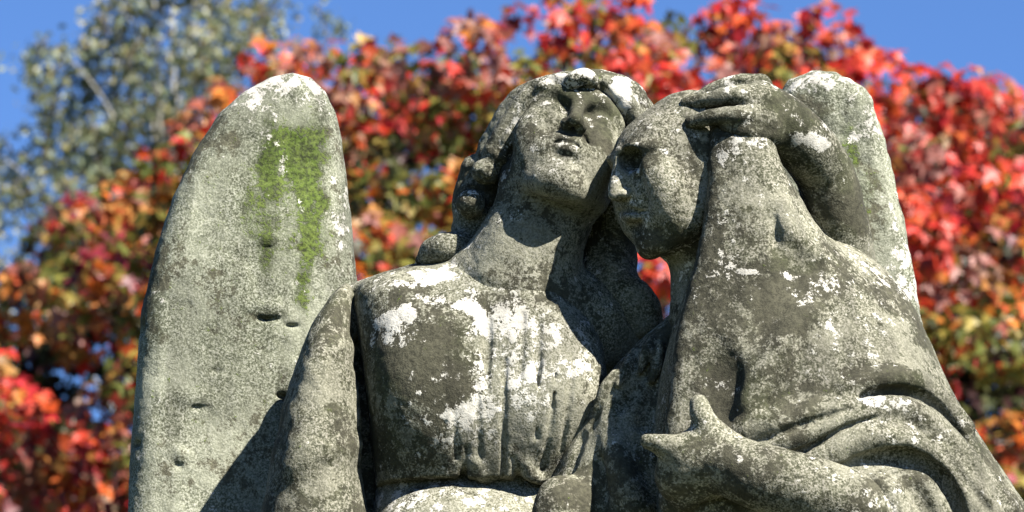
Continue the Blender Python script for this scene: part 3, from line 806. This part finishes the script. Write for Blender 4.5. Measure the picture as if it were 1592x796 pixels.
def leaf_mesh(name, pos, frames, size, tint, shape, faces, mat):
    n = len(pos); k = len(shape)
    V = np.einsum('vj,njc->nvc', shape, frames) * size[:, None, None] + pos[:, None, :]
    fl = np.array([i for f in faces for i in f]); fs = np.array([len(f) for f in faces])
    loops = (fl[None, :] + (np.arange(n) * k)[:, None]).ravel()
    me = bpy.data.meshes.new(name)
    me.vertices.add(n * k); me.loops.add(len(loops)); me.polygons.add(n * len(fs))
    me.vertices.foreach_set('co', V.astype(np.float32).ravel())
    me.loops.foreach_set('vertex_index', loops.astype(np.int32))
    st = np.concatenate([[0], np.cumsum(np.tile(fs, n))[:-1]])
    me.polygons.foreach_set('loop_start', st.astype(np.int32))
    me.update(calc_edges=True)
    C = np.ones((n * k, 4), np.float32); C[:, :3] = np.repeat(tint, k, 0)
    ca = me.attributes.new('tint', 'FLOAT_COLOR', 'POINT'); ca.data.foreach_set('color', C.ravel())
    me.materials.append(mat)
    return me

def limb_mesh(name, paths, mat, parent, sides=8):
    V, F = [], []
    for pts, rad in paths:
        p, r = spline(np.array(pts), np.array(rad), 5, 0.004)
        base = len(V)
        for i in range(len(p)):
            t = p[min(i + 1, len(p) - 1)] - p[max(i - 1, 0)]; t = t / np.linalg.norm(t)
            a = np.cross(t, (0.3, 1, 0.2)); a /= np.linalg.norm(a); b = np.cross(t, a)
            for s in range(sides):
                w = 2 * math.pi * s / sides
                V.append(p[i] + r[i] * (math.cos(w) * a + math.sin(w) * b))
        for i in range(len(p) - 1):
            for s in range(sides):
                s2 = (s + 1) % sides
                F.append((base + i * sides + s, base + i * sides + s2, base + (i + 1) * sides + s2, base + (i + 1) * sides + s))
        F.append(tuple(base + s for s in range(sides))[::-1]); F.append(tuple(base + (len(p) - 1) * sides + s for s in range(sides)))
    return mesh_obj(name, V, F, mat, parent, True)

RED = [(0.58, 0.034, 0.022), (0.66, 0.060, 0.028), (0.46, 0.022, 0.030), (0.64, 0.10, 0.03), (0.58, 0.08, 0.06)]
ORANGE = [(0.60, 0.13, 0.025), (0.60, 0.20, 0.035), (0.52, 0.085, 0.025), (0.50, 0.22, 0.06), (0.36, 0.18, 0.05)]
GREEN = [(0.15, 0.17, 0.035), (0.24, 0.23, 0.05), (0.34, 0.27, 0.06), (0.10, 0.12, 0.025), (0.44, 0.27, 0.06)]
PLUM = [(0.20, 0.025, 0.05), (0.30, 0.03, 0.05), (0.38, 0.05, 0.06), (0.15, 0.03, 0.04)]
SHADED = [(0.045, 0.055, 0.018), (0.07, 0.075, 0.02), (0.08, 0.03, 0.03)]  # leaf colours darkened to stand for the shade inside the crown
GREYRED = [(0.34, 0.15, 0.13), (0.30, 0.16, 0.11), (0.40, 0.13, 0.10)]

M_LEAF = leaf_material('maple_leaf')
M_BARK = plain('bark', (0.05, 0.04, 0.032), (0.11, 0.09, 0.07), 14, 0.95, 0.01)

def pick(pal, n, rng): return np.array(pal)[rng.randint(0, len(pal), n)]

def leaf_clumps(clumps, rng, per_area, size_mean, Yc):
    """clumps: (px, py, Y, radius px x, radius px y, palette weights[R,O,G,P,Y])"""
    P_, T_, S_, O_ = [], [], [], []
    for (px, py, Y, rx, ry, wts) in clumps:
        c = at_m(px, py, Y); s = np.linalg.norm(c - np.array(cam.location)) / 7000.0
        r = np.array([rx * s, 0.85 * (rx + ry) / 2 * s, ry * s])
        n = int(per_area * 4 * math.pi * (r[0] * r[2] + r[0] * r[1] + r[1] * r[2]) / 3)
        d = rng.normal(0, 1, (n, 3)); d /= np.linalg.norm(d, axis=1)[:, None]
        rad = rng.uniform(0.6, 1.1, n) ** 0.6
        P_.append(c + d * r * rad[:, None]); O_.append(d)
        w = np.array(wts, float); w /= w.sum()
        w[rng.choice(5, p=w)] += 1.4; w /= w.sum()          # one hue leads in each bough
        which = rng.choice(5, n, p=w) if Y < YT + 1.5 else np.full(n, 5)  # far clumps get the shade-darkened leaves
        t = np.zeros((n, 3))
        for i, pal in enumerate((RED, ORANGE, GREEN, PLUM, GREYRED, SHADED)):
            m = which == i; t[m] = pick(pal, m.sum(), rng)
        t *= 0.64 * rng.uniform(0.7, 1.25, (n, 1))
        T_.append(t); S_.append(size_mean * rng.uniform(0.7, 1.3, n))
    return [np.concatenate(v) for v in (P_, O_, T_, S_)]

def maple(name, label, clumps, trunk, seed, leaf=0.086, per_area=200, single=300):
    rng = np.random.RandomState(seed)
    root = link(bpy.data.objects.new(name, None)); root.location = (trunk[0], trunk[1], 0)
    bpy.context.view_layer.update()
    tag(root, label, 'tree')
    inv = np.array([trunk[0], trunk[1], 0])
    pos, outw, tint, size = leaf_clumps(clumps, rng, per_area, leaf, trunk[1])
    pos = pos - inv
    fr = leaf_frames(len(pos), outw, rng, 1.1)
    # the leaves that show largest: nearest to the viewer and inside the picture
    v = pos + inv - np.array(cam.location)
    u = np.array([0, -SP, CP]); f = np.array([0, CP, SP])
    dep = v @ f; sx_ = v[:, 0] / dep * 7000 + 796; sy_ = 398 - (v @ u) / dep * 7000
    inside = (sx_ > 0) & (sx_ < 1592) & (sy_ > 0) & (sy_ < 796)
    facing = np.abs((fr[:, 2] * v).sum(1)) / np.linalg.norm(v, axis=1)
    blocked = ((sx_ > 215) & (sx_ < 550) & (sy_ > 130)) | ((sx_ > 560) & (sx_ < 1430) & (sy_ > 420)) | ((sx_ > 790) & (sx_ < 1400) & (sy_ > 130))
    score = np.where(inside & ~blocked, size * (0.3 + facing) / dep * (1 - 0.05 * (dep - dep.min())), -1)
    top = np.argsort(-score)[:single]
    rest = np.ones(len(pos), bool); rest[top] = False
    crown = link(bpy.data.objects.new('crown', leaf_mesh('crown', pos[rest], fr[rest], size[rest], tint[rest], MAPLE, MAPLE_F, M_LEAF)), root)
    tag(crown, kind='stuff')
    protos = {}
    for i in top:
        key = tuple(np.round(tint[i] * 16))
        if key not in protos:
            protos[key] = leaf_mesh('leaf', np.zeros((1, 3)), np.eye(3)[None], np.ones(1), tint[i][None], MAPLE, MAPLE_F, M_LEAF)
        o = bpy.data.objects.new('leaf', protos[key])
        o.matrix_world = Matrix.Translation(Vector(pos[i])) @ Matrix(fr[i].T.tolist()).to_4x4() @ Matrix.Scale(float(size[i]), 4)
        COL.objects.link(o); o.parent = root
    # wood
    z_top = np.percentile(pos[:, 2], 60)
    limb_mesh('trunk', [([(0, 0, -0.1), (0.05, 0, 1.5), (-0.05, 0.05, 3.2), (0.05, 0, z_top)], [0.26, 0.20, 0.16, 0.05])], M_BARK, root, 12)
    idx = rng.permutation(len(clumps))[:16]
    for i in idx:
        px, py, Y, rx, ry, _ = clumps[i]
        c = at_m(px, py, Y) - inv
        z0 = max(1.6, c[2] * 0.5 + rng.uniform(-0.4, 0.3)); z0 = min(z0, z_top * 0.9)
        mid = np.array([c[0] * 0.5, c[1] * 0.5, z0 * 0.45 + c[2] * 0.55])
        limb_mesh('limb', [([(0, 0, z0), mid, c], [0.075, 0.05, 0.015])], M_BARK, root, 7)
    return root

rngc = random.Random(5)
# crown outline: (px, top py)
TOPLINE = [(-120, 640), (-40, 520), (40, 400), (80, 330), (150, 275), (220, 255), (290, 190), (350, 130), (385, 85), (440, 62), (490, 55), (530, 52), (560, 62), (615, 38), (660, 66), (690, 108), (715, 60), (745, 18), (800, 2), (860, -10), (950, -20), (1020, -8),
           (1048, 28), (1085, 20), (1120, -8), (1180, -22), (1205, 14), (1225, 32), (1245, 8), (1285, -8), (1310, 20), (1340, 58), (1390, 92), (1440, 105), (1500, 88), (1560, 120), (1600, 150), (1680, 230), (1760, 330)]
def topy(x):
    return float(np.interp(x, [p[0] for p in TOPLINE], [p[1] for p in TOPLINE]))
def palette_at(x, y):
    j = rngc.random()
    if j < 0.10: return (0.5, 1.0, 3.5, 0.2, 0.8)          # a bough still green
    if x < 230:
        if y < 480: return (1.0, 3.6, 3.0, 0.2, 1.2)
        if y < 640: return (2.5, 3.4, 1.2, 0.8, 0.6)
        return (3.5, 1.4, 0.8, 2.2, 0.5)
    if x < 700:
        if y < 170: return (2.2, 3.0, 1.2, 0.4, 1.2)
        if y < 290: return (2.4, 2.4, 2.0, 0.4, 1.0)
        return (0.5, 3.4, 4.0, 0.1, 0.6)
    if x < 800 and y > 270: return (1.2, 2.8, 2.4, 0.2, 0.4)
    if y < 120: return (5.5, 2.2, 0.3, 0.3, 1.0)
    if x > 1400 and y < 330: return (3.4, 1.6, 0.5, 0.9, 1.6)
    if x > 1400 and y > 480: return (1.2, 2.6, 2.6, 0.2, 0.7)
    return (3.4, 2.0, 0.9, 0.5, 1.0)
clumps = []
YT = 17.0
# front skin of the crown, row by row below the outline
x = -100
while x < 1720:
    t = topy(x)
    y = t
    first = True
    while y < 960:
        r = rngc.uniform(34, 76) if not first else rngc.uniform(24, 40)
        yy = y + (r * 0.9 if first else r * 0.5)
        bulge = 1 - ((x - 830) / 1000.0) ** 2
        depth = YT + rngc.uniform(-1.0, 1.0) - 0.9 * bulge - 1.0 * min(1.0, max(0.0, (yy - t) / 450.0))
        gap = (40 < x < 225 and 470 < yy < 600 and rngc.random() < 0.85) or (1430 < x < 1620 and 400 < yy < 660 and rngc.random() < 0.55) or (560 < x < 690 and 385 < yy < 450) or rngc.random() < 0.10
        if not gap:
            clumps.append((x + rngc.uniform(-16, 16), yy + rngc.uniform(-8, 8), depth, r * rngc.uniform(0.85, 1.2), r * rngc.uniform(0.8, 1.1), palette_at(x, yy)))
        y += r * (1.35 if not first else 1.4); first = False
    x += rngc.uniform(52, 76)
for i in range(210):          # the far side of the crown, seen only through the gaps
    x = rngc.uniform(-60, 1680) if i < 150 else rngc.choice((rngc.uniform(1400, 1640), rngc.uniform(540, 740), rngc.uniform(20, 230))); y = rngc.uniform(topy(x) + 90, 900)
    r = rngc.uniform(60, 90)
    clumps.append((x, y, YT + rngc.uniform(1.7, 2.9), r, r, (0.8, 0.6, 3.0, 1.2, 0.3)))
maple('maple_tree', 'broad maple in red, orange and green autumn leaf, filling the view behind the statue', clumps, (at_m(830, 400, YT + 1.0)[0], YT + 0.9), 3)

# ---- birch at the left, further back
M_BIRCH = leaf_material('birch_leaf', 0.4, 0.3)
M_WHITE = plain('birch_bark', (0.16, 0.155, 0.14), (0.34, 0.33, 0.30), 6, 0.8)
def birch(name, label, boughs, trunk, seed, leaf=0.068):
    rng = np.random.RandomState(seed)
    root = link(bpy.data.objects.new(name, None)); root.location = (trunk[0], trunk[1], 0)
    tag(root, label, 'tree')
    inv = np.array([trunk[0], trunk[1], 0.0])
    P_, O_ = [], []
    twigs = []
    for (px, py, Y, rx, ry, n) in boughs:
        c = at_m(px, py, Y) - inv; s = (Y + 7) / 7.0 * 0.001
        for k in range(max(3, n // 170)):            # hanging twigs, each strung with leaves
            d = rng.normal(0, 0.45, 3) * np.array([rx * s, rx * s, ry * s * 0.6])
            a = c + d + np.array([0, 0, ry * s * 0.5])
            e = a + np.array([rng.normal(0, 0.12), rng.normal(0, 0.12), -rng.uniform(0.5, 1.1) * ry * s])
            m = (a + e) / 2 + rng.normal(0, 0.08, 3)
            twigs.append(([a, m, e], [0.012, 0.008, 0.004]))
            t = rng.uniform(0, 1, 55)[:, None]
            q = a * (1 - t) ** 2 + 2 * m * t * (1 - t) + e * t * t
            P_.append(q + rng.normal(0, 0.09, (55, 3))); O_.append(rng.normal(0, 1, (55, 3)))
    pos = np.concatenate(P_); outw = np.concatenate(O_); outw /= np.linalg.norm(outw, axis=1)[:, None]
    n = len(pos)
    pal = np.array([(0.14, 0.17, 0.08), (0.18, 0.21, 0.11), (0.12, 0.15, 0.08), (0.22, 0.23, 0.13), (0.26, 0.23, 0.09), (0.16, 0.19, 0.13)])
    tint = pal[rng.randint(0, len(pal), n)] * 0.64 * rng.uniform(0.7, 1.25, (n, 1))
    fr = leaf_frames(n, outw, rng, 0.6, 0.9)
    tag(link(bpy.data.objects.new('crown', leaf_mesh('crown', pos, fr, leaf * rng.uniform(0.7, 1.3, n), tint, BIRCH, BIRCH_F, M_BIRCH)), root), kind='stuff')
    tag(limb_mesh('twigs', twigs, M_BARK, root, 3), kind='stuff')
    ztop = pos[:, 2].max()
    limb_mesh('trunk', [([(0, 0, -0.1), (0.1, 0, 4), (-0.1, 0.1, 8), (0.15, 0, ztop * 0.75), (0.1, 0, ztop * 0.97)], [0.17, 0.12, 0.075, 0.035, 0.012])], M_WHITE, root, 10)
    for i in range(0, len(boughs)):
        px, py, Y, rx, ry, _ = boughs[i]
        c = at_m(px, py, Y) - inv; s = (Y + 7) / 7.0 * 0.001
        z0 = max(3.0, min(c[2] - abs(c[0]) * 0.7 - 0.5, ztop * 0.85))
        limb_mesh('limb', [([(0.05, 0, z0), (c[0] * 0.55, c[1] * 0.55, z0 * 0.4 + c[2] * 0.6 + 0.2), c + np.array([0, 0, 0.3 * ry * s])], [0.022, 0.013, 0.006])], M_WHITE, root, 6)
    return root
rb = random.Random(9)
bo = []
for (px, py, rx, ry, n) in [(95, 95, 55, 60, 500), (140, 60, 60, 60, 500), (190, 35, 60, 60, 700), (250, 30, 70, 70, 900), (320, 20, 70, 70, 900), (380, 30, 70, 60, 700), (440, 20, 50, 40, 350), (130, 150, 70, 80, 900), (210, 120, 80, 90, 1400), (290, 110, 80, 90, 1400),
                         (350, 100, 70, 80, 900), (60, 190, 60, 80, 800), (110, 230, 80, 90, 1300), (190, 220, 80, 90, 1500), (270, 200, 80, 80, 1200), (30, 260, 70, 90, 900), (90, 320, 80, 90, 1200), (20, 350, 60, 90, 900), (170, 300, 70, 80, 900), (10, 450, 50, 90, 600),
                         (40, 520, 60, 80, 600), (-40, 250, 60, 90, 500), (-40, 400, 60, 90, 500), (-10, 600, 60, 80, 400), (230, -60, 90, 60, 700), (330, -70, 90, 60, 700)]:
    bo.append((px + rb.uniform(-8, 8), py + rb.uniform(-8, 8), 27 + rb.uniform(-1.2, 1.2), rx, ry, n))
birch('birch_tree', 'tall airy birch with pale trunk and small grey-green leaves, at the left behind the maple', bo, (at_m(240, 200, 27)[0], 27.3), 11)
